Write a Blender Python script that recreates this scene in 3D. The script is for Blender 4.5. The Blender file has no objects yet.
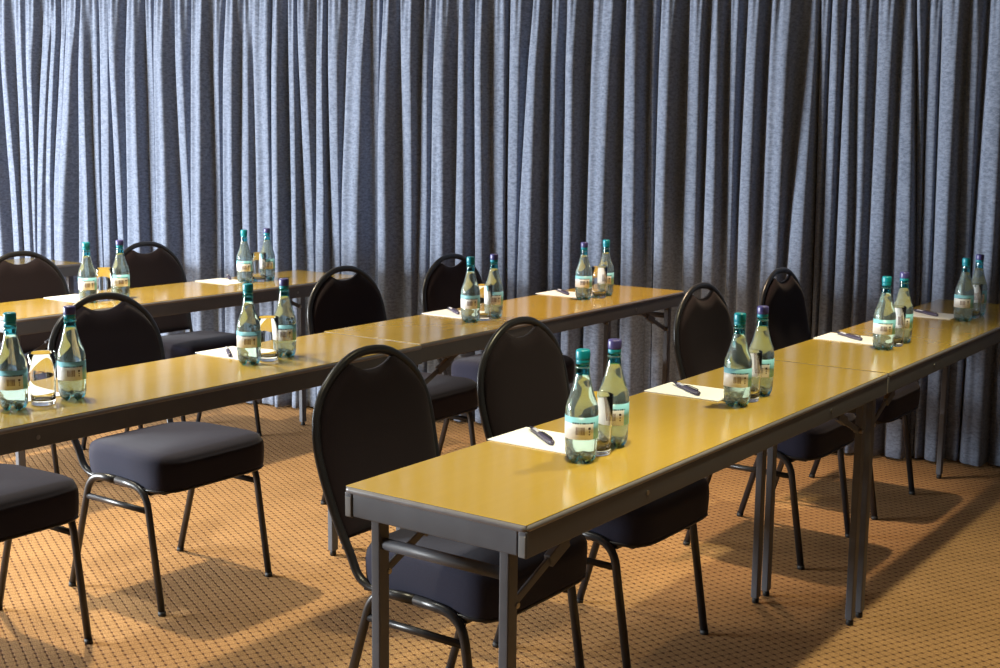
import bpy, bmesh, math, random
from math import sin, cos, pi, radians
from mathutils import Vector, Matrix
random.seed(7)
scn = bpy.context.scene
COL = scn.collection

# ------------------------------------------------------------------ render look
scn.view_settings.view_transform = 'Standard'
scn.view_settings.look = 'None'
scn.view_settings.gamma = 1.0
scn.view_settings.use_curve_mapping = False
scn.view_settings.exposure = 0.12
cy = scn.cycles
cy.use_denoising = True
cy.max_bounces = 16
cy.transmission_bounces = 14
cy.glossy_bounces = 6
cy.diffuse_bounces = 4
cy.transparent_max_bounces = 16
cy.caustics_refractive = True
cy.caustics_reflective = True
cy.blur_glossy = 0.3
cy.sample_clamp_indirect = 6.0

# ------------------------------------------------------------------ materials
def new_mat(name):
    m = bpy.data.materials.new(name)
    m.use_nodes = True
    nt = m.node_tree
    b = nt.nodes['Principled BSDF']
    return m, nt, b

def setin(b, **kw):
    for k, v in kw.items():
        k = k.replace('_', ' ')
        if k in b.inputs:
            s = b.inputs[k]
            if isinstance(v, (tuple, list)) and len(v) == 3:
                v = (*v, 1.0)
            s.default_value = v

def simple(name, col, rough=.5, metal=0.0, spec=.5, **kw):
    m, nt, b = new_mat(name)
    setin(b, Base_Color=col, Roughness=rough, Metallic=metal, **kw)
    if 'Specular IOR Level' in b.inputs:
        b.inputs['Specular IOR Level'].default_value = spec
    return m

def node(nt, t, **kw):
    n = nt.nodes.new(t)
    for k, v in kw.items():
        setattr(n, k, v)
    return n

def math_node(nt, op, a, b=None, clamp=False):
    n = nt.nodes.new('ShaderNodeMath'); n.operation = op; n.use_clamp = clamp
    for i, v in enumerate((a, b)):
        if v is None: continue
        if isinstance(v, (int, float)): n.inputs[i].default_value = v
        else: nt.links.new(v, n.inputs[i])
    return n.outputs[0]

def mixcol(nt, fac, a, b, mode='MIX'):
    n = nt.nodes.new('ShaderNodeMix'); n.data_type = 'RGBA'; n.blend_type = mode
    for s, v in ((n.inputs[0], fac), (n.inputs[6], a), (n.inputs[7], b)):
        if isinstance(v, (int, float)): s.default_value = v
        elif isinstance(v, tuple): s.default_value = (*v, 1.0) if len(v) == 3 else v
        else: nt.links.new(v, s)
    return n.outputs[2]

CURT_ANG = math.atan2(1.034, 3.267)          # direction the curtain runs in

# carpet: woven loop pile with offset rows of dark dashes
def mat_carpet():
    m, nt, b = new_mat('carpet')
    tc = node(nt, 'ShaderNodeTexCoord')
    mp = node(nt, 'ShaderNodeMapping'); mp.inputs['Rotation'].default_value = (0, 0, radians(CARPET_ROT))
    nt.links.new(tc.outputs['Object'], mp.inputs[0])
    nz = node(nt, 'ShaderNodeTexNoise'); nz.inputs['Scale'].default_value = 60; nz.inputs['Detail'].default_value = 2
    nt.links.new(mp.outputs[0], nz.inputs['Vector'])
    wob = node(nt, 'ShaderNodeVectorMath', operation='MULTIPLY_ADD')
    nt.links.new(nz.outputs['Color'], wob.inputs[0]); wob.inputs[1].default_value = (.006, .006, 0)
    nt.links.new(mp.outputs[0], wob.inputs[2])
    sp = node(nt, 'ShaderNodeSeparateXYZ'); nt.links.new(wob.outputs[0], sp.inputs[0])
    def cell(o, size):
        f = math_node(nt, 'FRACT', math_node(nt, 'MULTIPLY', o, 1 / size))
        return math_node(nt, 'ABSOLUTE', math_node(nt, 'SUBTRACT', f, .5))
    def ramp(v, a, b_):
        r = node(nt, 'ShaderNodeMapRange'); r.interpolation_type = 'SMOOTHSTEP'
        r.inputs[1].default_value = a; r.inputs[2].default_value = b_
        nt.links.new(v, r.inputs[0]); return r.outputs[0]
    fu, fv = cell(sp.outputs[0], .029), cell(sp.outputs[1], .0265)
    lines = math_node(nt, 'ADD', math_node(nt, 'MULTIPLY', ramp(fu, .36, .49), .36), math_node(nt, 'MULTIPLY', ramp(fv, .38, .48), .32))
    knot = math_node(nt, 'MULTIPLY', ramp(fu, .20, .40), ramp(fv, .30, .44))
    dark = math_node(nt, 'ADD', lines, math_node(nt, 'MULTIPLY', knot, .55), clamp=True)
    pile = mixcol(nt, dark, (.455, .262, .118), (.085, .032, .024))
    n2 = node(nt, 'ShaderNodeTexNoise'); n2.inputs['Scale'].default_value = 260; n2.inputs['Detail'].default_value = 3
    nt.links.new(tc.outputs['Object'], n2.inputs['Vector'])
    n3 = node(nt, 'ShaderNodeTexNoise'); n3.inputs['Scale'].default_value = 5; n3.inputs['Detail'].default_value = 3
    nt.links.new(tc.outputs['Object'], n3.inputs['Vector'])
    r2 = node(nt, 'ShaderNodeMapRange'); r2.inputs[1].default_value = .3; r2.inputs[2].default_value = .7
    r2.inputs[3].default_value = .55; r2.inputs[4].default_value = 1.32
    nt.links.new(n2.outputs['Fac'], r2.inputs[0])
    r3 = node(nt, 'ShaderNodeMapRange'); r3.inputs[1].default_value = .3; r3.inputs[2].default_value = .7
    r3.inputs[3].default_value = .9; r3.inputs[4].default_value = 1.08
    nt.links.new(n3.outputs['Fac'], r3.inputs[0])
    k = math_node(nt, 'MULTIPLY', r2.outputs[0], r3.outputs[0])
    c = mixcol(nt, 1.0, pile, k, 'MULTIPLY')
    nt.links.new(c, b.inputs['Base Color'])
    hb = math_node(nt, 'SUBTRACT', r2.outputs[0], dark)
    bp = node(nt, 'ShaderNodeBump'); bp.inputs['Strength'].default_value = .6; bp.inputs['Distance'].default_value = .004
    nt.links.new(hb, bp.inputs['Height']); nt.links.new(bp.outputs[0], b.inputs['Normal'])
    setin(b, Roughness=.95); b.inputs['Specular IOR Level'].default_value = .1
    return m
CARPET_ROT = 26.3

def mat_curtain():
    m, nt, b = new_mat('curtain_velour')
    tc = node(nt, 'ShaderNodeTexCoord')
    mp = node(nt, 'ShaderNodeMapping'); mp.inputs['Scale'].default_value = (1, 1, 2.2)
    nt.links.new(tc.outputs['Object'], mp.inputs[0])
    nz = node(nt, 'ShaderNodeTexNoise'); nz.inputs['Scale'].default_value = 48; nz.inputs['Detail'].default_value = 4
    nz.inputs['Roughness'].default_value = .7
    nt.links.new(mp.outputs[0], nz.inputs['Vector'])
    cr = node(nt, 'ShaderNodeMapRange'); cr.inputs[1].default_value = .3; cr.inputs[2].default_value = .7
    nt.links.new(nz.outputs['Fac'], cr.inputs[0])
    c = mixcol(nt, cr.outputs[0], (.095, .115, .165), (.24, .28, .37))
    nt.links.new(c, b.inputs['Base Color'])
    bp = node(nt, 'ShaderNodeBump'); bp.inputs['Strength'].default_value = .25; bp.inputs['Distance'].default_value = .003
    nt.links.new(nz.outputs['Fac'], bp.inputs['Height']); nt.links.new(bp.outputs[0], b.inputs['Normal'])
    setin(b, Roughness=.9, Sheen_Weight=.25, Sheen_Roughness=.5)
    b.inputs['Specular IOR Level'].default_value = .15
    return m

def mat_laminate():
    m, nt, b = new_mat('table_laminate')
    tc = node(nt, 'ShaderNodeTexCoord')
    mp = node(nt, 'ShaderNodeMapping'); mp.inputs['Scale'].default_value = (14, 1.2, 1)
    nt.links.new(tc.outputs['Object'], mp.inputs[0])
    nz = node(nt, 'ShaderNodeTexNoise'); nz.inputs['Scale'].default_value = 4; nz.inputs['Detail'].default_value = 5
    nt.links.new(mp.outputs[0], nz.inputs['Vector'])
    c = mixcol(nt, nz.outputs['Fac'], (.430, .282, .036), (.480, .320, .048))
    nt.links.new(c, b.inputs['Base Color'])
    n2 = node(nt, 'ShaderNodeTexNoise'); n2.inputs['Scale'].default_value = 9; n2.inputs['Detail'].default_value = 4
    nt.links.new(tc.outputs['Object'], n2.inputs['Vector'])
    rr = node(nt, 'ShaderNodeMapRange'); rr.inputs[1].default_value = .35; rr.inputs[2].default_value = .65
    rr.inputs[3].default_value = .12; rr.inputs[4].default_value = .165
    nt.links.new(n2.outputs['Fac'], rr.inputs[0]); nt.links.new(rr.outputs[0], b.inputs['Roughness'])
    b.inputs['Specular IOR Level'].default_value = .75
    return m

def mat_fabric(name, c0, c1, sheen=.35):
    m, nt, b = new_mat(name)
    tc = node(nt, 'ShaderNodeTexCoord')
    nz = node(nt, 'ShaderNodeTexNoise'); nz.inputs['Scale'].default_value = 420; nz.inputs['Detail'].default_value = 2
    nt.links.new(tc.outputs['Object'], nz.inputs['Vector'])
    c = mixcol(nt, nz.outputs['Fac'], c0, c1)
    nt.links.new(c, b.inputs['Base Color'])
    bp = node(nt, 'ShaderNodeBump'); bp.inputs['Strength'].default_value = .3; bp.inputs['Distance'].default_value = .001
    nt.links.new(nz.outputs['Fac'], bp.inputs['Height']); nt.links.new(bp.outputs[0], b.inputs['Normal'])
    setin(b, Roughness=.9, Sheen_Weight=sheen, Sheen_Roughness=.45)
    b.inputs['Specular IOR Level'].default_value = .2
    return m

def mat_paint(name, col, rough=.4, var=.2):
    m, nt, b = new_mat(name)
    tc = node(nt, 'ShaderNodeTexCoord')
    nz = node(nt, 'ShaderNodeTexNoise'); nz.inputs['Scale'].default_value = 24; nz.inputs['Detail'].default_value = 5
    nt.links.new(tc.outputs['Object'], nz.inputs['Vector'])
    c = mixcol(nt, nz.outputs['Fac'], tuple(x * (1 - var) for x in col), tuple(x * (1 + var) for x in col))
    nt.links.new(c, b.inputs['Base Color'])
    rr = node(nt, 'ShaderNodeMapRange'); rr.inputs[3].default_value = rough * .8; rr.inputs[4].default_value = rough * 1.2
    nt.links.new(nz.outputs['Fac'], rr.inputs[0]); nt.links.new(rr.outputs[0], b.inputs['Roughness'])
    return m

def mat_label():
    """Bottle label: pale aqua wrap with a white panel, small print, bar code, three marks (label UV)."""
    m, nt, b = new_mat('bottle_label')
    uv = node(nt, 'ShaderNodeUVMap')
    sp = node(nt, 'ShaderNodeSeparateXYZ'); nt.links.new(uv.outputs[0], sp.inputs[0])
    u, v = sp.outputs[0], sp.outputs[1]
    def box(u0, u1, v0, v1):
        a = math_node(nt, 'GREATER_THAN', u, u0); c = math_node(nt, 'LESS_THAN', u, u1)
        d = math_node(nt, 'GREATER_THAN', v, v0); e = math_node(nt, 'LESS_THAN', v, v1)
        return math_node(nt, 'MULTIPLY', math_node(nt, 'MULTIPLY', a, c), math_node(nt, 'MULTIPLY', d, e))
    col = (.30, .70, .84)
    white = box(-.1, .70, -.1, .72)
    col = mixcol(nt, white, col, (.93, .93, .93))
    # bar code stripes
    wv = node(nt, 'ShaderNodeTexNoise'); wv.noise_dimensions = '1D'; wv.inputs['Scale'].default_value = 150
    nt.links.new(u, wv.inputs['W'])
    st = math_node(nt, 'GREATER_THAN', wv.outputs['Fac'], .48)
    col = mixcol(nt, math_node(nt, 'MULTIPLY', box(.42, .56, .22, .56), st), col, (.2, .12, .12))
    # line of small print above the white panel
    n1 = node(nt, 'ShaderNodeTexNoise'); n1.noise_dimensions = '1D'; n1.inputs['Scale'].default_value = 70
    nt.links.new(u, n1.inputs['W'])
    pr = math_node(nt, 'GREATER_THAN', n1.outputs['Fac'], .44)
    col = mixcol(nt, math_node(nt, 'MULTIPLY', box(.36, .72, .70, .77), pr), col, (.03, .05, .07))
    for (vv, s) in ((.50, .03), (.36, .018), (.24, .018)):
        col = mixcol(nt, box(.63 - s * .6, .63 + s * .6, vv - s * 1.8, vv + s * 1.8), col, (.06, .04, .05))
    nt.links.new(col, b.inputs['Base Color'])
    setin(b, Roughness=.35)
    tr = node(nt, 'ShaderNodeBsdfTranslucent'); nt.links.new(col, tr.inputs['Color'])
    ms = node(nt, 'ShaderNodeMixShader'); ms.inputs[0].default_value = .15
    nt.links.new(b.outputs[0], ms.inputs[1]); nt.links.new(tr.outputs[0], ms.inputs[2])
    nt.links.new(ms.outputs[0], nt.nodes['Material Output'].inputs['Surface'])
    return m

def mat_glass(name, col, ior=1.45, rough=0.0, trans=1.0):
    m, nt, b = new_mat(name)
    setin(b, Base_Color=col, Roughness=rough, IOR=ior, Transmission_Weight=trans)
    return m

M = dict(
    carpet=mat_carpet(), curtain=mat_curtain(), laminate=mat_laminate(),
    wall=mat_paint('wall_paint', (.24, .21, .17), .8, .03),
    ceil=mat_paint('ceiling_paint', (.26, .24, .20), .8, .02),
    apron=mat_paint('table_steel', (.092, .095, .110), .5, .15),
    edge=mat_paint('table_edge', (.20, .19, .20), .35, .2),
    bracket=mat_paint('bracket_plate', (.22, .22, .22), .4, .3),
    bolt=simple('bolt_steel', (.35, .33, .3), .35, 1.0),
    rubber=simple('rubber', (.012, .012, .012), .6),
    tube=mat_paint('chair_tube', (.016, .016, .019), .33, .15),
    seat=mat_fabric('seat_fabric', (.016, .017, .034), (.026, .027, .052), .1),
    back=mat_fabric('back_fabric', (.010, .006, .008), (.016, .010, .014), .05),
    neck=mat_glass('neck_plastic', (.22, .74, .80), 1.45),
    foot=mat_glass('foot_plastic', (.50, .88, .92), 1.45),
    pet=mat_glass('bottle_plastic', (.82, .955, .985), 1.45, trans=.92),
    water=mat_glass('water', (.965, .998, .99), 1.333),
    tumbler=mat_glass('tumbler_glass', (.99, 1.0, .995), 1.5),
    teal=simple('cap_teal', (.002, .225, .30), .35),
    violet=simple('cap_violet', (.055, .05, .19), .35),
    label=mat_label(),
    paper=simple('paper', (.90, .91, .92), .7),
    pen_dark=simple('pen_dark', (.012, .010, .022), .3),
    pen_grey=simple('pen_violet_grey', (.055, .045, .085), .35),
    pen_white=simple('pen_print', (.5, .5, .54), .4),
)

# ------------------------------------------------------------------ mesh helpers
def finish(name, bm, mat, parent=None, smooth=False, bevel=0.0, seg=2, sub=0, auto=None):
    me = bpy.data.meshes.new(name)
    bmesh.ops.recalc_face_normals(bm, faces=bm.faces[:])
    bm.to_mesh(me); bm.free()
    if isinstance(mat, (list, tuple)):
        for x in mat: me.materials.append(x)
    else:
        me.materials.append(mat)
    o = bpy.data.objects.new(name, me)
    COL.objects.link(o)
    if parent is not None: o.parent = parent
    if smooth:
        for p in me.polygons: p.use_smooth = True
    if bevel > 0:
        bv = o.modifiers.new('bevel', 'BEVEL'); bv.width = bevel; bv.segments = seg; bv.limit_method = 'ANGLE'
        bv.angle_limit = radians(40)
        for p in me.polygons: p.use_smooth = True
        wn = o.modifiers.new('wn', 'WEIGHTED_NORMAL'); wn.keep_sharp = True
    if sub:
        s = o.modifiers.new('sub', 'SUBSURF'); s.levels = sub; s.render_levels = sub
    return o

def add_box(bm, x0, x1, y0, y1, z0, z1):
    vs = [bm.verts.new((x, y, z)) for x in (x0, x1) for y in (y0, y1) for z in (z0, z1)]
    for f in ((0, 1, 3, 2), (4, 6, 7, 5), (0, 4, 5, 1), (2, 3, 7, 6), (0, 2, 6, 4), (1, 5, 7, 3)):
        bm.faces.new([vs[i] for i in f])

def add_tube(bm, pts, rx, ry=None, seg=12, up=Vector((0, 1, 0)), square=False, closed=False):
    """Sweep an ellipse (rx across, ry along 'up') or a square section along pts."""
    ry = ry or rx
    pts = [Vector(p) for p in pts]
    n = len(pts); rings = []
    for i, p in enumerate(pts):
        if closed:
            t = (pts[(i + 1) % n] - pts[i - 1]).normalized()
        else:
            t = (pts[min(i + 1, n - 1)] - pts[max(i - 1, 0)]).normalized()
        a = up - t * up.dot(t)
        if a.length < 1e-5:
            a = Vector((1, 0, 0)) - t * t.x
        a.normalize(); c = t.cross(a)
        ring = []
        if square:
            for (sx, sy) in ((1, 1), (1, -1), (-1, -1), (-1, 1)):
                ring.append(bm.verts.new(p + c * rx * sx + a * ry * sy))
        else:
            for k in range(seg):
                th = 2 * pi * k / seg
                ring.append(bm.verts.new(p + c * rx * cos(th) + a * ry * sin(th)))
        rings.append(ring)
    m = len(rings[0])
    last = n if closed else n - 1
    for i in range(last):
        r0, r1 = rings[i], rings[(i + 1) % n]
        for k in range(m):
            bm.faces.new((r0[k], r0[(k + 1) % m], r1[(k + 1) % m], r1[k]))
    if not closed:
        bm.faces.new(rings[0]); bm.faces.new(rings[-1][::-1])

def add_lathe(bm, prof, seg=32, close_bottom=True, close_top=True, warp=None):
    """prof: list of (r, z). warp(theta, r, z) -> (r, z)."""
    rings = []
    for (r, z) in prof:
        ring = []
        for k in range(seg):
            th = 2 * pi * k / seg
            rr, zz = warp(th, r, z) if warp else (r, z)
            ring.append(bm.verts.new((rr * cos(th), rr * sin(th), zz)))
        rings.append(ring)
    for i in range(len(rings) - 1):
        a, b_ = rings[i], rings[i + 1]
        for k in range(seg):
            bm.faces.new((a[k], a[(k + 1) % seg], b_[(k + 1) % seg], b_[k]))
    if close_bottom: bm.faces.new(rings[0][::-1])
    if close_top: bm.faces.new(rings[-1])
    return rings

def smooth_path(pts, n=8):
    """Catmull-Rom through the points."""
    P = [Vector(p) for p in pts]
    P = [P[0] * 2 - P[1]] + P + [P[-1] * 2 - P[-2]]
    out = []
    for i in range(1, len(P) - 2):
        for k in range(n):
            t = k / n
            a, b_, c, d = P[i - 1], P[i], P[i + 1], P[i + 2]
            out.append(.5 * ((2 * b_) + (c - a) * t + (2 * a - 5 * b_ + 4 * c - d) * t * t + (3 * b_ - a - 3 * c + d) * t ** 3))
    out.append(P[-2])
    return out

def fillet(pts, r, n=6):
    """Polyline with rounded corners."""
    P = [Vector(p) for p in pts]
    out = [P[0]]
    for i in range(1, len(P) - 1):
        d0 = (P[i - 1] - P[i]); d1 = (P[i + 1] - P[i])
        rr = min(r, d0.length * .49, d1.length * .49)
        a = P[i] + d0.normalized() * rr; c = P[i] + d1.normalized() * rr
        for k in range(n + 1):
            t = k / n
            out.append(a * (1 - t) ** 2 + P[i] * 2 * t * (1 - t) + c * t * t)
    out.append(P[-1])
    return out

def thing(name, label, cat, loc=(0, 0, 0), rz=0.0, group=None):
    o = bpy.data.objects.new(name, None)
    o.empty_display_size = .1
    COL.objects.link(o)
    o.location = loc; o.rotation_euler = (0, 0, rz)
    o['label'] = label; o['category'] = cat
    if group: o['group'] = group
    return o

def tag(o, label, cat, group=None):
    o['label'] = label; o['category'] = cat
    if group: o['group'] = group
    return o

def copy_tree(root, parent=None):
    c = root.copy(); COL.objects.link(c)
    if parent is not None: c.parent = parent
    for ch in list(root.children):
        copy_tree(ch, c)
    return c

def place(proto, first, loc, rz, label, group, scale=None):
    o = proto if first else copy_tree(proto)
    o.location = loc; o.rotation_euler = (0, 0, rz)
    o['label'] = label; o['group'] = group
    return o

def structure(name, bm, mat, **kw):
    o = finish(name, bm, mat, **kw); o['kind'] = 'structure'
    return o

# ------------------------------------------------------------------ room shell
CA = Vector((-4.684, 4.65, 0)); CD = Vector((cos(CURT_ANG), sin(CURT_ANG), 0)); CN = Vector((sin(CURT_ANG), -cos(CURT_ANG), 0))
def cpt(s, d, z):      # s along the curtain, d towards the room
    return CA + CD * s + CN * d + Vector((0, 0, z))
CEIL = 2.75
def quad_wall(name, a, b_, z0, z1, thick, outward, mat):
    bm = bmesh.new()
    a = Vector((*a, 0)); b_ = Vector((*b_, 0)); o = Vector((*outward, 0)) * thick
    vs = []
    for p in (a, b_, b_ + o, a + o):
        vs.append((bm.verts.new(p + Vector((0, 0, z0))), bm.verts.new(p + Vector((0, 0, z1)))))
    bm.faces.new([v[0] for v in vs]); bm.faces.new([v[1] for v in vs][::-1])
    for i in range(4):
        j = (i + 1) % 4
        bm.faces.new((vs[i][0], vs[j][0], vs[j][1], vs[i][1]))
    return structure(name, bm, mat)
back_l = cpt(-7.6, -.22, 0); back_r = cpt(9.0, -.22, 0)
front_l = back_l + CN * 11; front_r = back_r + CN * 11
outl = [back_l, back_r, front_r, front_l]
bm = bmesh.new()
lo = [bm.verts.new(p + Vector((0, 0, -.1))) for p in outl]; hi = [bm.verts.new(p) for p in outl]
bm.faces.new(lo[::-1]); bm.faces.new(hi)
for i in range(4): bm.faces.new((lo[i], lo[(i + 1) % 4], hi[(i + 1) % 4], hi[i]))
structure('floor', bm, M['carpet'])
bm = bmesh.new()
lo = [bm.verts.new(p + Vector((0, 0, CEIL))) for p in outl]; hi = [bm.verts.new(p + Vector((0, 0, CEIL + .1))) for p in outl]
bm.faces.new(lo[::-1]); bm.faces.new(hi)
for i in range(4): bm.faces.new((lo[i], lo[(i + 1) % 4], hi[(i + 1) % 4], hi[i]))
structure('ceiling', bm, M['ceil'])
quad_wall('wall_back', back_l.xy, back_r.xy, 0, CEIL, .1, (-CN).xy, M['wall'])
quad_wall('wall_left', back_l.xy, front_l.xy, 0, CEIL, .1, (-CD).xy, M['wall'])
quad_wall('wall_right', back_r.xy, front_r.xy, 0, CEIL, .1, CD.xy, M['wall'])
quad_wall('wall_front', front_l.xy, front_r.xy, 0, CEIL, .1, CN.xy, M['wall'])

# ------------------------------------------------------------------ curtain panels
# each fold: (left edge, crest) as distances along the curtain, at a low and a high station
FOLDS = [
    (-1.5758, -1.521, -1.5855, -1.5414),
    (-1.5096, -1.4551, -1.5039, -1.449),
    (-1.4525, -1.4163, -1.4291, -1.3771),
    (-1.4115, -1.3633, -1.3486, -1.2958),
    (-1.3518, -1.3164, -1.2932, -1.2578),
    (-1.3049, -1.2566, -1.2381, -1.2023),
    (-1.2582, -1.191, -1.1954, -1.1344),
    (-1.1408, -1.0689, -1.1106, -1.0681),
    (-1.049, -1.0111, -1.0444, -1.0043),
    (-1.0125, -0.9415, -0.9994, -0.9319),
    (-0.9217, -0.8735, -0.925, -0.8745),
    (-0.8496, -0.7507, -0.8304, -0.7547),
    (-0.7187, -0.6754, -0.7191, -0.6721),
    (-0.6744, -0.5881, -0.661, -0.5912),
    (-0.5339, -0.4768, -0.54, -0.4876),
    (-0.4615, -0.3825, -0.4487, -0.3726),
    (-0.3352, -0.3009, -0.33, -0.2872),
    (-0.2896, -0.2131, -0.2684, -0.2026),
    (-0.1821, -0.1306, -0.1683, -0.1302),
    (-0.1037, -0.011, -0.1076, -0.0091),
    (-0.0036, 0.0458, 0.0019, 0.0457),
    (0.0955, 0.1346, 0.0833, 0.124),
    (0.1611, 0.212, 0.1425, 0.198),
    (0.2289, 0.2829, 0.2388, 0.2788),
    (0.3017, 0.3563, 0.2972, 0.3606),
    (0.3713, 0.4768, 0.3973, 0.4984),
    (0.5249, 0.5622, 0.5275, 0.5697),
    (0.5642, 0.6261, 0.5843, 0.6278),
    (0.6918, 0.7486, 0.6817, 0.7489),
    (0.7742, 0.8172, 0.7882, 0.82),
    (0.8355, 0.9122, 0.8486, 0.9085),
    (0.9622, 1.0107, 0.9682, 1.0062),
    (1.0574, 1.1044, 1.0521, 1.0949),
    (1.1418, 1.204, 1.1353, 1.202),
    (1.2108, 1.2676, 1.2178, 1.2725),
    (1.2842, 1.3561, 1.3188, 1.3676),
    (1.4198, 1.452, 1.4188, 1.4486),
    (1.4964, 1.5451, 1.4942, 1.5394),
    (1.6008, 1.6949, 1.6064, 1.711),
    (1.7645, 1.8332, 1.763, 1.8222),
    (1.8798, 1.909, 1.8811, 1.8964),
    (1.921, 1.9726, 1.9217, 1.977),
    (2.048, 2.1121, 2.0467, 2.1055),
    (2.1421, 2.1922, 2.1438, 2.1845),
    (2.2441, 2.2672, 2.2312, 2.2628),
    (2.2969, 2.3503, 2.3006, 2.349),
    (2.3972, 2.4801, 2.3994, 2.481),
    (2.5265, 2.5869, 2.5604, 2.5966),
    (2.6329, 2.6461, 2.619, 2.6404),
    (2.6666, 2.6966, 2.6606, 2.6902),
    (2.7255, 2.7635, 2.7227, 2.7437),
    (2.8005, 2.8216, 2.7762, 2.8093),
    (2.8626, 2.9163, 2.8538, 2.9067),
    (2.9611, 3.0221, 2.9509, 2.9951),
    (3.0544, 3.0665, 3.015, 3.027),
    (3.0786, 3.1107, 3.0588, 3.0945),
    (3.1268, 3.1746, 3.1104, 3.1654),
    (3.2264, 3.2657, 3.2165, 3.2513),
    (3.2896, 3.3597, 3.2904, 3.3517),
]

def build_curtains():
    folds = list(FOLDS)
    # carry the gathering on beyond both ends
    s0 = folds[0]; left = []
    rnd = random.Random(3)
    x = s0[0]; xt = s0[2]
    while x > -3.3:
        w = rnd.uniform(.07, .13); b_ = rnd.uniform(.35, .6)
        x -= w; xt -= w
        left.insert(0, (x, x + w * b_, xt, xt + w * b_))
    right = []; x, xt = folds[-1][1] + .04, folds[-1][3] + .04
    while x < 5.5:
        w = rnd.uniform(.07, .13); b_ = rnd.uniform(.35, .6)
        right.append((x, x + w * b_, xt, xt + w * b_)); x += w; xt += w
    folds = left + folds + right
    ZL, ZH = 1.11, 1.78
    zs = [.012, .05, .12, .22, .35, .5, .65, .8, .95, 1.1, 1.25, 1.4, 1.55, 1.68, 1.78, 1.86, 1.92, 1.97, 2.01, 2.05, 2.08, 2.12, 2.17]
    NL, ND = 10, 8
    rnd = random.Random(11)
    dr = [(rnd.uniform(-.012, .012), rnd.uniform(.85, 1.15), rnd.uniform(0, 6.28)) for _ in folds]
    def station(z, sl, sh):
        t = (z - ZL) / (ZH - ZL)
        if t < 0: t = -.75 * (1 - math.exp(t / .75 * 1.0)) * .8
        if t > 1.35: t = 1.35
        return sl + (sh - sl) * t
    rows = []
    for z in zs:
        edge = []
        for i, f in enumerate(folds):
            j = dr[i][0] * max(0, (1 - z / 1.1))
            edge.append([station(z, f[0], f[2]) + j, station(z, f[1], f[3]) + j])
        # keep the order
        flat = []
        prev = -99
        for e in edge:
            for k in (0, 1):
                e[k] = max(e[k], prev + .007); prev = e[k]
        row = []
        top = max(0, (z - 1.72) / .4)
        for i in range(len(folds) - 1):
            L, R = edge[i]; L2 = edge[i + 1][0]
            w = L2 - L
            A = min(.10, .35 * w + .75 * (L2 - R) + .012) * dr[i][1]
            A *= (1 - .45 * min(1, top))
            if z < .5: A *= 1 + .15 * (1 - z / .5)
            valley = .01 + .012 * sin(dr[i][2])
            v2 = .01 + .012 * sin(dr[i + 1][2])
            for k in range(NL):
                t = k / NL
                s = L + (R - L) * t
                d = valley + (A * .76 - valley) * min(1, t / .22) ** .6 * (1 if t < .22 else 1)
                if t > .22: d += A * .24 * sin((t - .22) / .78 * pi / 2)
                # shallow dimple in wide folds
                if R - L > .07: d -= .012 * sin(pi * min(1, max(0, t - .2) * 1.4)) ** 2
                row.append((s, d, i))
            for k in range(ND):
                t = k / ND
                s = R + (L2 - R) * t
                d = v2 + (A - v2) * (.5 + .5 * cos(t * pi))
                row.append((s, d, i))
        # small gathers under the heading
        out = []
        for (s, d, i) in row:
            g = .006 * sin(s * 2 * pi / .031 + 1.3 * sin(s * 9)) * min(1.2, top * 1.3)
            g += .003 * sin(s * 23 + z * 5)
            out.append((s, max(.002, d + g), i))
        rows.append(out)
    return zs, rows, len(folds), len(left)

zs, crow, nf, nleft = build_curtains()
def curtain_panel(i0, i1, label):
    bm = bmesh.new()
    grid = []
    for z, row in zip(zs, crow):
        hem = 0
        ln = []
        for (s, d, i) in row:
            if i0 <= i < i1:
                ln.append(bm.verts.new(cpt(s, d, z)))
        grid.append(ln)
    for a, b_ in zip(grid[:-1], grid[1:]):
        for k in range(len(a) - 1):
            bm.faces.new((a[k], a[k + 1], b_[k + 1], b_[k]))
    o = finish('curtain', bm, M['curtain'], smooth=True)
    s = o.modifiers.new('cloth', 'SOLIDIFY'); s.thickness = .0025; s.offset = -1
    tag(o, label, 'curtain', 'floor-length pleated curtains')
    return o
PANELS = [20, 34, 48]
edges = [0] + [nleft + k for k in PANELS] + [nf - 1]
curt_labels = [
    'brightly lit blue-grey curtain panel behind the two rear table rows, leftmost of the panels',
    'blue-grey curtain panel hanging behind the last chair of the middle row',
    'shaded blue-grey curtain panel behind the third and fourth chairs of the front row',
    'shaded blue-grey curtain panel past the far end of the front row, rightmost panel']
for k in range(4):
    curtain_panel(edges[k], edges[k + 1], curt_labels[k])

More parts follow.
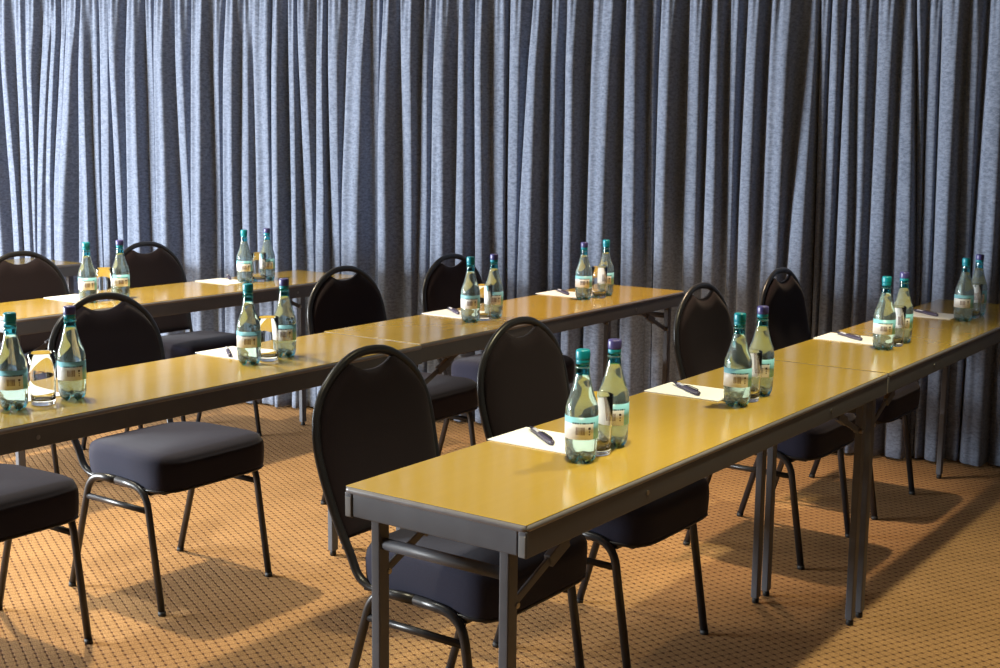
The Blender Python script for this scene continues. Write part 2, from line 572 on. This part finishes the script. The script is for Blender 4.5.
# ------------------------------------------------------------------ folding tables
TH, TW, TL = .74, .415, 1.797
LI, SB = .061, .036
def make_table():
    r = thing('folding_table', '', 'table')
    bm = bmesh.new(); add_box(bm, .004, TW - .004, .004, TL - .004, TH - .011, TH)
    tt = finish('tabletop', bm, [M['laminate'], M['edge']], r, bevel=.0012, seg=1)
    for p in tt.data.polygons:
        if abs(p.normal.z) < .5: p.material_index = 1
    bm = bmesh.new()                                 # rolled edge round the board
    e = .0075; pts = fillet([(e, .2, TH - .0082), (e, e, TH - .0082), (TW - e, e, TH - .0082), (TW - e, TL - e, TH - .0082), (e, TL - e, TH - .0082), (e, .2, TH - .0082)], .006, 4)[:-1]
    add_tube(bm, pts, .0072, .0072, 8, up=Vector((0, 0, 1)), closed=True)
    finish('edge_strip', bm, M['edge'], r, smooth=True)
    for (x0, x1) in ((.002, .020), (TW - .020, TW - .002)):     # long side rails
        bm = bmesh.new(); add_box(bm, x0, x1, .003, TL - .003, TH - .060, TH - .0115)
        o = finish('side_rail', bm, M['apron'], r, bevel=.003)
        for y in (.003, TL - .003):
            bm = bmesh.new()
            s = -1 if y < 1 else 1
            add_box(bm, x0 + .002, x1 - .002, y - .0012, y + .0012, TH - .058, TH - .020)
            finish('end_plate', bm, M['bracket'], o, bevel=.0008, seg=1)
    for y0, y1 in ((.004, .018), (TL - .018, TL - .004)):       # end rails
        bm = bmesh.new(); add_box(bm, .0212, TW - .0212, y0, y1, TH - .058, TH - .0115)
        finish('end_rail', bm, M['apron'], r, bevel=.003)
    for s in (1, -1):
        base = SB if s > 0 else TL - SB
        for x in (LI, TW - LI):
            bm = bmesh.new()
            add_box(bm, x - .0105, x + .0105, base - .0145, base + .0145, .018, TH - .0115)
            lg = finish('leg', bm, M['apron'], r, bevel=.003)
            bm = bmesh.new(); add_lathe(bm, [(.008, 0), (.0105, .002), (.0105, .012), (.009, .0185)], 14)
            for v in bm.verts: v.co += Vector((x, base, 0))
            finish('foot_cap', bm, M['rubber'], lg, smooth=True)
            # folding stay with its locking latch
            xs = x + (.0 if x < .2 else 0)
            p0 = Vector((xs, base + s * .014, .575)); p1 = Vector((xs, base + s * .29, TH - .045))
            bm = bmesh.new(); add_tube(bm, [p0, p1], .003, .0085, up=Vector((0, 0, 1)), square=True)
            add_box(bm, xs - .010, xs + .010, p1.y - .02, p1.y + .02, TH - .055, TH - .0115)
            st = finish('folding_stay', bm, M['apron'], r, bevel=.001, seg=1)
            pm = p0.lerp(p1, .52); dr_ = (p1 - p0).normalized()
            bm = bmesh.new(); add_tube(bm, [pm - dr_ * .035, pm + dr_ * .03], .0075, .013, up=Vector((0, 0, 1)), square=True)
            finish('latch', bm, M['apron'], st, bevel=.002)
            bm = bmesh.new(); add_tube(bm, [p0 + Vector((-.0125, 0, 0)), p0 + Vector((.0125, 0, 0))], .006, seg=10)
            finish('pivot_bolt', bm, M['bolt'], st, bevel=.001, seg=1)
        bm = bmesh.new(); add_tube(bm, [(LI + .0095, base, TH - .108), (TW - LI - .0095, base, TH - .108)], .0115, seg=14)
        finish('crossbar', bm, M['apron'], r, smooth=True)
    for y in (.42, TL - .42):
        for x in (.002, TW - .002):
            bm = bmesh.new(); d = -.0015 if x < .2 else .0015
            add_tube(bm, [(x - d, y, TH - .036), (x + d, y, TH - .036)], .0055, seg=10)
            finish('rail_bolt', bm, M['bolt'], r)
    return r
table = make_table()
TG = 'folding tables set in rows'
X1, X2, X3, X4 = -1.589, -2.916, -4.327, -5.74
tabs = [
    (X1, 1.736, 'nearest folding table of the front row, its bare grey end facing the viewer'),
    (X1, 3.537, 'far folding table of the front row, ending by the curtain at right'),
    (X2 + .0162, 1.292, 'near folding table of the middle row, cut by the left edge of the photo'),
    (X2, 3.093, 'far folding table of the middle row, ending before the shaded curtain'),
    (X3, 2.625, 'long folding table of the third row, ending by the bright curtain'),
    (X4, 2.165, 'rearmost folding table, only a bare corner showing behind a chair at the left'),
]
for i, (x, y, lab) in enumerate(tabs):
    place(table, i == 0, (x, y, 0), 0.009 if x == X2 else 0, lab, TG)

# ------------------------------------------------------------------ banquet chairs
def back_halfwidth(z):
    pts = [(.355, .174), (.42, .179), (.50, .191), (.58, .203), (.65, .209), (.70, .2065), (.74, .198), (.78, .179), (.807, .157), (.832, .126), (.852, .092), (.864, .058), (.870, .0)]
    for (a, b_) in zip(pts[:-1], pts[1:]):
        if a[0] <= z <= b_[0]:
            t = (z - a[0]) / (b_[0] - a[0]); return a[1] + (b_[1] - a[1]) * t
    return 0
def back_x(z):
    pts = [(.40, -.192), (.49, -.229), (.58, -.256), (.67, -.277), (.76, -.292), (.89, -.303)]
    if z <= .40: return -.192
    for (a, b_) in zip(pts[:-1], pts[1:]):
        if a[0] <= z <= b_[0]:
            t = (z - a[0]) / (b_[0] - a[0]); return a[1] + (b_[1] - a[1]) * t
    return -.303

def make_chair():
    r = thing('banquet_chair', '', 'chair')
    # seat cushion: rounded, crowned block
    bm = bmesh.new()
    NX, NY = 16, 16
    def outline(k, n, sc):
        # rounded rectangle, slightly wider at the front
        th = 2 * pi * k / n
        c, s = cos(th), sin(th)
        e = 6.5
        q = (abs(c) ** e + abs(s) ** e) ** (-1 / e)
        x = .022 + .205 * q * c * sc
        y = (.203 + .014 * q * c) * q * s * sc
        return x, y
    layers = [(.372, .90), (.364, .965), (.366, .99), (.376, 1.0), (.40, 1.006), (.425, 1.008), (.442, 1.003), (.454, .992), (.462, .972), (.4675, .93), (.4705, .84), (.4725, .62), (.4735, .35)]
    n = 56; rings = []
    for (z, sc) in layers:
        ring = []
        for k in range(n):
            x, y = outline(k, n, sc)
            zz = z - (.012 * max(0, (-x - .05) / .15) if z > .44 else 0) - (.012 * max(0, (x - .15) / .08) ** 2 if z > .45 else 0)
            ring.append(bm.verts.new((x, y, zz)))
        rings.append(ring)
    for a, b_ in zip(rings[:-1], rings[1:]):
        for k in range(n): bm.faces.new((a[k], a[(k + 1) % n], b_[(k + 1) % n], b_[k]))
    bm.faces.new(rings[0][::-1]); bm.faces.new(rings[-1])
    seat = finish('seat', bm, M['seat'], r, smooth=True)
    bm = bmesh.new(); rings = []                     # piping round the lower edge
    add_tube(bm, [(*outline(k, n, .985), .3635) for k in range(n)], .0045, seg=6, up=Vector((0, 0, 1)), closed=True)
    finish('seat_rim', bm, M['tube'], seat, smooth=True)
    # under-seat pan with front crosspiece
    bm = bmesh.new(); add_box(bm, -.16, .19, -.185, .185, .350, .366)
    add_box(bm, .125, .150, -.2, .2, .345, .362); add_box(bm, -.11, -.085, -.2, .2, .345, .362)
    finish('seat_frame', bm, M['tube'], r, bevel=.003)
    # legs: two inverted U frames
    for s in (-1, 1):
        y = s * .213
        fr = fillet([(-.213, y, .012), (-.106, y, .372), (.015, y, .374)], .062, 8)
        bm = bmesh.new(); add_tube(bm, fr, .0115, .0095, 12)
        lg = finish('leg', bm, M['tube'], r, smooth=True)
        bm = bmesh.new(); add_tube(bm, [(-.2155, y, 0), (-.2125, y, .013)], .0125, .0105, 12)
        finish('foot_cap', bm, M['rubber'], lg, smooth=True)
        fr = fillet([(.200, y, .012), (.145, y, .368), (.015, y, .374)], .062, 8)
        bm = bmesh.new(); add_tube(bm, fr, .0115, .0095, 12)
        lg = finish('leg', bm, M['tube'], r, smooth=True)
        bm = bmesh.new(); add_tube(bm, [(.2015, y, 0), (.200, y, .013)], .0125, .0105, 12)
        finish('foot_cap', bm, M['rubber'], lg, smooth=True)
        bm = bmesh.new(); add_tube(bm, [(-.128, y, .303), (.155, y, .303)], .0095, .0075, 10)
        finish('stretcher', bm, M['tube'], r, smooth=True)
    # bent back tube: from under the seat, up the sides and over the top
    bm = bmesh.new()
    zz = [.43, .49, .55, .61, .66, .70, .74, .775, .80, .823, .842, .857]
    left = [Vector((.02, -.182, .357)), Vector((-.09, -.180, .357)), Vector((-.145, -.179, .361)), Vector((-.180, -.180, .382))]
    left += [Vector((back_x(z), -back_halfwidth(z), z)) for z in zz]
    right = [Vector((p.x, -p.y, p.z)) for p in reversed(left)]
    mid = [Vector((back_x(.87), -.045, .8665)), Vector((back_x(.88), 0, .870)), Vector((back_x(.87), .045, .8665))]
    add_tube(bm, smooth_path(left + mid + right, 5), .0115, .009, 12, up=Vector((1, 0, 0)))
    finish('back_frame', bm, M['tube'], r, smooth=True)
    # upholstered back panel with the hand-hold dip below the top of the tube
    bm = bmesh.new()
    NZ, NYY = 26, 44
    def top_z(y):                                     # panel's upper outline
        lo, hi = .5, .870
        for _ in range(30):
            m_ = (lo + hi) / 2
            if m_ < .66 or back_halfwidth(m_) - .008 > abs(y): lo = m_
            else: hi = m_
        z = lo - .006
        d = abs(y) / .085
        if d < 1:
            z = min(z, .825 + .030 * d ** 2.2)
        return z
    cols = []
    for k in range(NYY + 1):
        u = -1 + 2 * k / NYY
        u = math.copysign(abs(u) ** .9, u)
        cols.append(u)
    F, Bk = [], []
    for i in range(NZ + 1):
        t = i / NZ
        f, g = [], []
        for u in cols:
            yb = u * .2025
            zt = top_z(yb)
            z = .462 + (zt - .462) * t
            y = u * (back_halfwidth(min(z, .65)) - .0065)
            e = max(abs(u) ** 8, (abs(2 * t - 1)) ** 14)
            th = .019 * (1 - .85 * e)
            x = back_x(z)
            f.append(bm.verts.new((x + th * 1.15 + .004, y, z))); g.append(bm.verts.new((x - th * .55, y, z)))
        F.append(f); Bk.append(g)
    for i in range(NZ):
        for k in range(NYY):
            bm.faces.new((F[i][k], F[i][k + 1], F[i + 1][k + 1], F[i + 1][k]))
            bm.faces.new((Bk[i][k], Bk[i + 1][k], Bk[i + 1][k + 1], Bk[i][k + 1]))
    for i in range(NZ):
        for k in (0, NYY):
            bm.faces.new((F[i][k], F[i + 1][k], Bk[i + 1][k], Bk[i][k]))
    for k in range(NYY):
        for i in (0, NZ):
            bm.faces.new((F[i][k], F[i][k + 1], Bk[i][k + 1], Bk[i][k]))
    finish('backrest', bm, M['back'], r, smooth=True)
    return r
chair = make_chair()
CG = 'black banquet chairs at the table rows'
chairs = [
    (-1.74, 2.328, 0, 'nearest black banquet chair, tucked under the bare end of the front table'),
    (-1.74, 2.965, 0, 'second black banquet chair of the front row, behind the nearest pair of bottles'),
    (-1.74, 4.085, 0, 'third black banquet chair of the front row, seen behind the second pair of bottles'),
    (-1.74, 4.775, 0, 'fourth black banquet chair of the front row, farthest along it in front of the curtain'),
    (-3.06, 1.885, 0, 'black banquet chair cut by the left edge of the photo, only seat and legs showing'),
    (-3.06, 2.565, 0, 'black banquet chair of the middle row standing on the brightest patch of carpet'),
    (-3.06, 3.685, 0, 'black banquet chair of the middle row, just behind the seam of its two tables'),
    (-3.06, 4.362, 0, 'black banquet chair at the far end of the middle row, against the curtain'),
    (-4.47, 3.235, 0, 'black banquet chair of the third row, just in front of the rearmost table'),
    (-4.47, 3.890, 0, 'black banquet chair of the third row directly against the bright curtain'),
]
for i, (x, y, a, lab) in enumerate(chairs):
    place(chair, i == 0, (x, y, 0), radians(a), lab, CG)

# ------------------------------------------------------------------ water bottles
def make_bottle(cap_mat, cap_word):
    r = thing('water_bottle', '', 'bottle')
    prof = [(.0295, .030), (.0325, .038), (.0332, .046), (.0328, .048), (.0328, .097), (.0331, .099), (.0333, .104), (.0322, .114), (.0295, .124), (.0262, .133), (.0228, .143), (.0196, .154), (.0168, .166), (.0147, .178), (.0136, .188), (.0132, .198), (.0130, .206), (.0118, .2065), (.0116, .224)]
    def foot(th, r_, z):
        k = abs(cos(2.5 * th + .6))
        t = max(0, 1 - z / .034)
        zz = z + (1 - k) ** 1.3 * .021 * t
        rr = r_ * (1 - .12 * (1 - k) ** 1.5 * t)
        return rr, zz
    base = [(.006, .0095), (.012, .0055), (.018, .0012), (.0235, 0), (.0275, .0035), (.0305, .010), (.0322, .018), (.0328, .026)]
    full = base + prof[1:]
    bm = bmesh.new()
    add_lathe(bm, full, 60, warp=foot, close_top=False)
    inner = [(max(r_ - .0009, .002), z + (.0009 if z < .03 else 0)) for (r_, z) in full]
    ri = add_lathe(bm, inner, 60, warp=foot, close_top=False)
    # join the lips
    vs = bm.verts[:]
    n = 60; tot = len(full) * n
    for k in range(n):
        a = vs[tot - n + k]; b_ = vs[tot - n + (k + 1) % n]; c = vs[2 * tot - n + (k + 1) % n]; d = vs[2 * tot - n + k]
        bm.faces.new((a, b_, c, d))
    body = finish('bottle_body', bm, [M['pet'], M['neck'], M['foot']], r, smooth=True)
    for p in body.data.polygons:
        if p.center.z > .1765: p.material_index = 1
        elif p.center.z < .012: p.material_index = 2
    # neck support ring
    bm = bmesh.new(); add_lathe(bm, [(.0128, .1905), (.0152, .1915), (.0152, .1935), (.0128, .1945)], 28, False, False)
    add_lathe(bm, [(.0125, .1945), (.0125, .1905)], 28, False, False)
    # water, overlapping the wall slightly
    bm2 = bmesh.new()
    wl = [(r_ - .0006, z + (.0006 if z < .03 else 0)) for (r_, z) in full if z < .176] + [(.0141, .178)]
    add_lathe(bm2, wl, 60, warp=foot)
    finish('water', bm2, M['water'], r, smooth=True)
    finish('neck_ring', bm, M['pet'], r, smooth=True)
    # wrap label with its own printed layout
    bm = bmesh.new(); uvl = bm.loops.layers.uv.new('UVMap')
    N = 40; a0, a1 = radians(-165), radians(70)
    ring = []
    for k in range(N + 1):
        th = a0 + (a1 - a0) * k / N
        ring.append((bm.verts.new((.0337 * cos(th), .0337 * sin(th), .051)), bm.verts.new((.0337 * cos(th), .0337 * sin(th), .0965)), k / N))
    for a, b_ in zip(ring[:-1], ring[1:]):
        f = bm.faces.new((a[0], b_[0], b_[1], a[1]))
        for lp, (uu, vv) in zip(f.loops, ((a[2], 0), (b_[2], 0), (b_[2], 1), (a[2], 1))): lp[uvl].uv = (uu, vv)
    lb = finish('label', bm, M['label'], r, smooth=True)
    so = lb.modifiers.new('paper', 'SOLIDIFY'); so.thickness = .0003; so.offset = -1
    # screw cap with ribs and tamper band
    bm = bmesh.new()
    def rib(th, r_, z):
        return (r_ * (1 + .012 * cos(36 * th)) if .2085 < z < .226 else r_), z
    add_lathe(bm, [(.0137, .2085), (.0142, .2095), (.0144, .2125), (.0144, .2240), (.0136, .2272), (.0115, .2285), (.005, .2288)], 72, warp=rib)
    cp = finish('cap', bm, cap_mat, r, smooth=True)
    bm = bmesh.new(); add_lathe(bm, [(.0132, .1995), (.0138, .2), (.0138, .2075), (.0134, .208)], 40, True, True)
    finish('tamper_band', bm, M['teal'], cp, smooth=True)
    return r
bot_t = make_bottle(M['teal'], 'teal'); bot_v = make_bottle(M['violet'], 'violet')
BG_ = 'mineral water bottles on the tables'
VIEW = radians(0)
def face(x, y):                 # label turned towards the aisle where the viewer stands
    return math.atan2(1.0 - y * .9, -x * 1.0) * .6 - .3
spots = {
    'P1': ((-1.335, 2.165), (-1.351, 2.316), (-1.342, 2.238)),
    'P2': ((-1.322, 2.862), (-1.334, 3.021), (-1.327, 2.936)),
    'P3': ((-1.330, 3.930), (-1.331, 4.100), (-1.328, 4.025)),
    'P4': ((-1.320, 4.742), (-1.323, 4.924), (-1.318, 4.848)),
    'Q0': ((-2.642, 1.758), (-2.634, 1.915), (-2.638, 1.835)),
    'Q1': ((-2.655, 2.518), (-2.669, 2.673), (-2.660, 2.596)),
    'Q2': ((-2.668, 3.575), (-2.667, 3.712), (-2.662, 3.643)),
    'Q3': ((-2.697, 4.366), (-2.694, 4.530), (-2.676, 4.452)),
    'R1': ((-4.085, 3.055), (-4.080, 3.205), (-4.082, 3.130)),
    'R2': ((-4.125, 3.895), (-4.121, 4.027), (-4.105, 3.962)),
}
where = {
    'P1': 'at the near end of the front table', 'P2': 'in the second set from the front row\'s bare end',
    'P3': 'just past the seam of the front row tables', 'P4': 'at the far end of the front row',
    'Q0': 'on the middle row at the photo\'s left edge', 'Q1': 'at the centre of the middle row',
    'Q2': 'past the table seam of the middle row', 'Q3': 'near the far pointed end of the middle row',
    'R1': 'near the third row\'s left end', 'R2': 'near the far end of the third row',
}
nt_, nv_ = 0, 0
for key, (a, b_, g) in spots.items():
    teal_first = key != 'Q3'
    for j, (x, y) in enumerate((a, b_)):
        is_teal = (j == 0) == teal_first
        proto = bot_t if is_teal else bot_v
        first = (nt_ == 0) if is_teal else (nv_ == 0)
        if is_teal: nt_ += 1
        else: nv_ += 1
        rz = math.atan2(-y, -x) + radians(47) + radians(random.uniform(-5, 5))
        lab = 'teal-capped' if is_teal else 'violet-capped'
        place(proto, first, (x, y, TH), rz, f'{lab} water bottle {where[key]}', BG_)

# ------------------------------------------------------------------ tumblers
def make_tumbler():
    bm = bmesh.new()
    prof = [(.0, .0), (.025, .0), (.0275, .0015), (.0283, .006), (.0290, .03), (.0305, .075), (.0318, .1245), (.0311, .1255), (.0303, .1245), (.0290, .075), (.0274, .03), (.0262, .014), (.023, .0115), (.0, .011)]
    prof = [(max(r_, .0004), z) for r_, z in prof]
    add_lathe(bm, prof, 48)
    return finish('drinking_glass', bm, M['tumbler'], smooth=True)
gl = make_tumbler()
def clear_of(g, others, need=.0675):
    p = Vector(g)
    for _ in range(60):
        for o in others:
            d = p - Vector(o)
            if d.length < need:
                p = Vector(o) + d.normalized() * (need + .0003)
    return p.x, p.y
for i, (key, (a, b_, g)) in enumerate(spots.items()):
    o = gl if i == 0 else gl.copy()
    if i: COL.objects.link(o)
    o.location = (*clear_of(g, (a, b_)), TH)
    tag(o, f'clear glass tumbler between two bottles {where[key]}', 'glass', 'drinking glasses between the bottles')

# ------------------------------------------------------------------ note paper and pens
def make_pad():
    bm = bmesh.new(); add_box(bm, -.105, .105, -.074, .074, 0, .0025)
    for e in bm.edges: pass
    return finish('notepad', bm, M['paper'], bevel=.0006, seg=1)
def make_pen():
    r = thing('ballpoint_pen', '', 'pen')
    def lathe_x(prof, seg=16):
        b = bmesh.new(); add_lathe(b, prof, seg)
        for v in b.verts: v.co = Vector((v.co.z, v.co.x, v.co.y))
        return b
    finish('pen_tip', lathe_x([(.0006, -.075), (.0012, -.072), (.0028, -.064), (.0042, -.055), (.0048, -.048)]), M['pen_dark'], r, smooth=True)
    br = finish('barrel', lathe_x([(.0047, -.048), (.0052, -.03), (.0054, .0), (.0054, .02)]), M['pen_grey'], r, smooth=True)
    bm = bmesh.new()
    vs = []
    for x in (-.040, -.006):
        for k in range(7):
            th = radians(30 + 120 * k / 6)
            vs.append(bm.verts.new((x, .0056 * cos(th), .0056 * sin(th))))
    for k in range(6): bm.faces.new((vs[k], vs[k + 1], vs[k + 8], vs[k + 7]))
    pr = finish('print_panel', bm, M['pen_white'], br, smooth=True)
    s = pr.modifiers.new('t', 'SOLIDIFY'); s.thickness = .0003; s.offset = 1
    finish('pen_cap', lathe_x([(.0056, .0), (.0062, .002), (.0066, .03), (.0064, .066), (.005, .073), (.0022, .076)]), M['pen_grey'], r, smooth=True)
    bm = bmesh.new(); add_tube(bm, smooth_path([(.064, 0, .0055), (.066, 0, .0088), (.055, 0, .0094), (.02, 0, .0088), (.004, 0, .0072)], 5), .0022, .0009, 8, up=Vector((0, 0, 1)))
    finish('clip', bm, M['pen_dark'], r, smooth=True)
    r.scale = (1.08, 1.0, 1.0)
    return r
pad = make_pad(); pen = make_pen()
pads = {
    'P1': (-1.484, 2.268, 0, (-1.508, 2.279)), 'P2': (-1.482, 2.948, 0, (-1.506, 2.949)), 'P3': (-1.480, 4.072, 0, (-1.500, 4.083)), 'P4': (-1.470, 4.815, 0, (-1.483, 4.823)),
    'Q1': (-2.805, 2.618, 0, (-2.828, 2.598)), 'Q2': (-2.822, 3.700, 0, (-2.863, 3.730)), 'Q3': (-2.838, 4.462, 0, (-2.867, 4.474)),
    'R2': (-4.215, 3.860, 0, (-4.294, 3.957)), 'Q0': (-2.79, 1.862, 0, None), 'R1': (-4.215, 3.10, 0, None),
}
pw = {
    'P1': 'beside the nearest bottles on the front table', 'P2': 'left of the second pair of bottles on the front row',
    'P3': 'left of the third pair of bottles on the front row', 'P4': 'beside the farthest pair of bottles on the front row',
    'Q1': 'left of the bottles at the centre of the middle row', 'Q2': 'left of the bottles past the middle row seam',
    'Q3': 'near the far end of the middle row', 'R2': 'left of the bottles at the far end of the third row',
    'Q0': 'behind the glass at the left edge of the photo', 'R1': 'by the bottles near the third row\'s left end',
}
fp = True
for i, (key, (x, y, a, pp)) in enumerate(pads.items()):
    o = pad if i == 0 else pad.copy()
    if i: COL.objects.link(o)
    o.location = (x, y, TH); o.rotation_euler = (0, 0, radians(a))
    tag(o, f'white notepaper {pw[key]}', 'notepad', 'white notepads at each place')
    if pp:
        place(pen, fp, (pp[0], pp[1], TH + .0025 + .0062), math.atan2(-.10, .128), f'dark pen on notepaper {pw[key]}', 'pens on the notepads')
        fp = False

# ------------------------------------------------------------------ light
def area(name, loc, target, sx, sy, power, col, spread=None):
    l = bpy.data.lights.new(name, 'AREA'); l.shape = 'RECTANGLE'; l.size = sx; l.size_y = sy
    l.energy = power; l.color = col
    if spread: l.spread = radians(spread)
    o = bpy.data.objects.new(name, l); COL.objects.link(o)
    o.location = loc
    d = Vector(target) - Vector(loc)
    o.rotation_euler = d.to_track_quat('-Z', 'Y').to_euler()
    return o
def spot(name, loc, target, power, col, angle=100, blend=.6, r=.05):
    l = bpy.data.lights.new(name, 'SPOT'); l.energy = power; l.color = col
    l.spot_size = radians(angle); l.spot_blend = blend; l.shadow_soft_size = r
    o = bpy.data.objects.new(name, l); COL.objects.link(o)
    o.location = loc
    d = Vector(target) - Vector(loc)
    o.rotation_euler = d.to_track_quat('-Z', 'Y').to_euler()
    return o
area('daylight_and_fill', (-7.7, -.7, .98), (-4.4, 4.5, 1.1), 2.4, .56, 720, (.90, .96, 1.0))
area('daylight_and_fill', (-7.5, .9, 1.3), (-5.0, 4.3, .9), 1.2, .9, 150, (.90, .96, 1.0))  # unseen fill, added to brighten the left curtain and floor
for (x, y, p, ang, col) in [(-1.0, 3.3, 195, 85, (1.0, .90, .55)), (-4.05, 2.7, 350, 100, (1.0, .85, .57)),
                            (-1.1, 1.7, 185, 66, (1.0, .90, .60)), (-2.35, 4.4, 230, 60, (1.0, .74, .48)),  # both unseen, added to brighten the front and far tabletops
                            (-3.15, 1.9, 120, 85, (1.0, 1.0, .86))]:  # whiter fill from above, added to brighten the left tabletops
    spot('downlight_and_fill', (x, y, 2.68), (x, y, 0), p, col, ang, .75, .05)
w = bpy.data.worlds.new('room_air'); scn.world = w; w.use_nodes = True
w.node_tree.nodes['Background'].inputs[0].default_value = (.6, .7, .9, 1)
w.node_tree.nodes['Background'].inputs[1].default_value = .05

# ------------------------------------------------------------------ camera
cam = bpy.data.cameras.new('camera'); co = bpy.data.objects.new('camera', cam); COL.objects.link(co)
f, pitch, roll, yaw, H = (1293.892228, 0.153945, 0.011578, -0.617796, 1.391075)
cam.sensor_fit = 'HORIZONTAL'; cam.sensor_width = 36; cam.lens = 36 * f / 1000
fw = Vector((sin(yaw) * cos(pitch), cos(yaw) * cos(pitch), -sin(pitch)))
rr = Vector((cos(yaw), -sin(yaw), 0)); uu = rr.cross(fw)
r2 = rr * cos(roll) + uu * sin(roll); u2 = -rr * sin(roll) + uu * cos(roll)
mt = Matrix((r2, u2, -fw)).transposed().to_4x4(); mt.translation = Vector((0, 0, H))
co.matrix_world = mt
cam.clip_start = .05
scn.camera = co
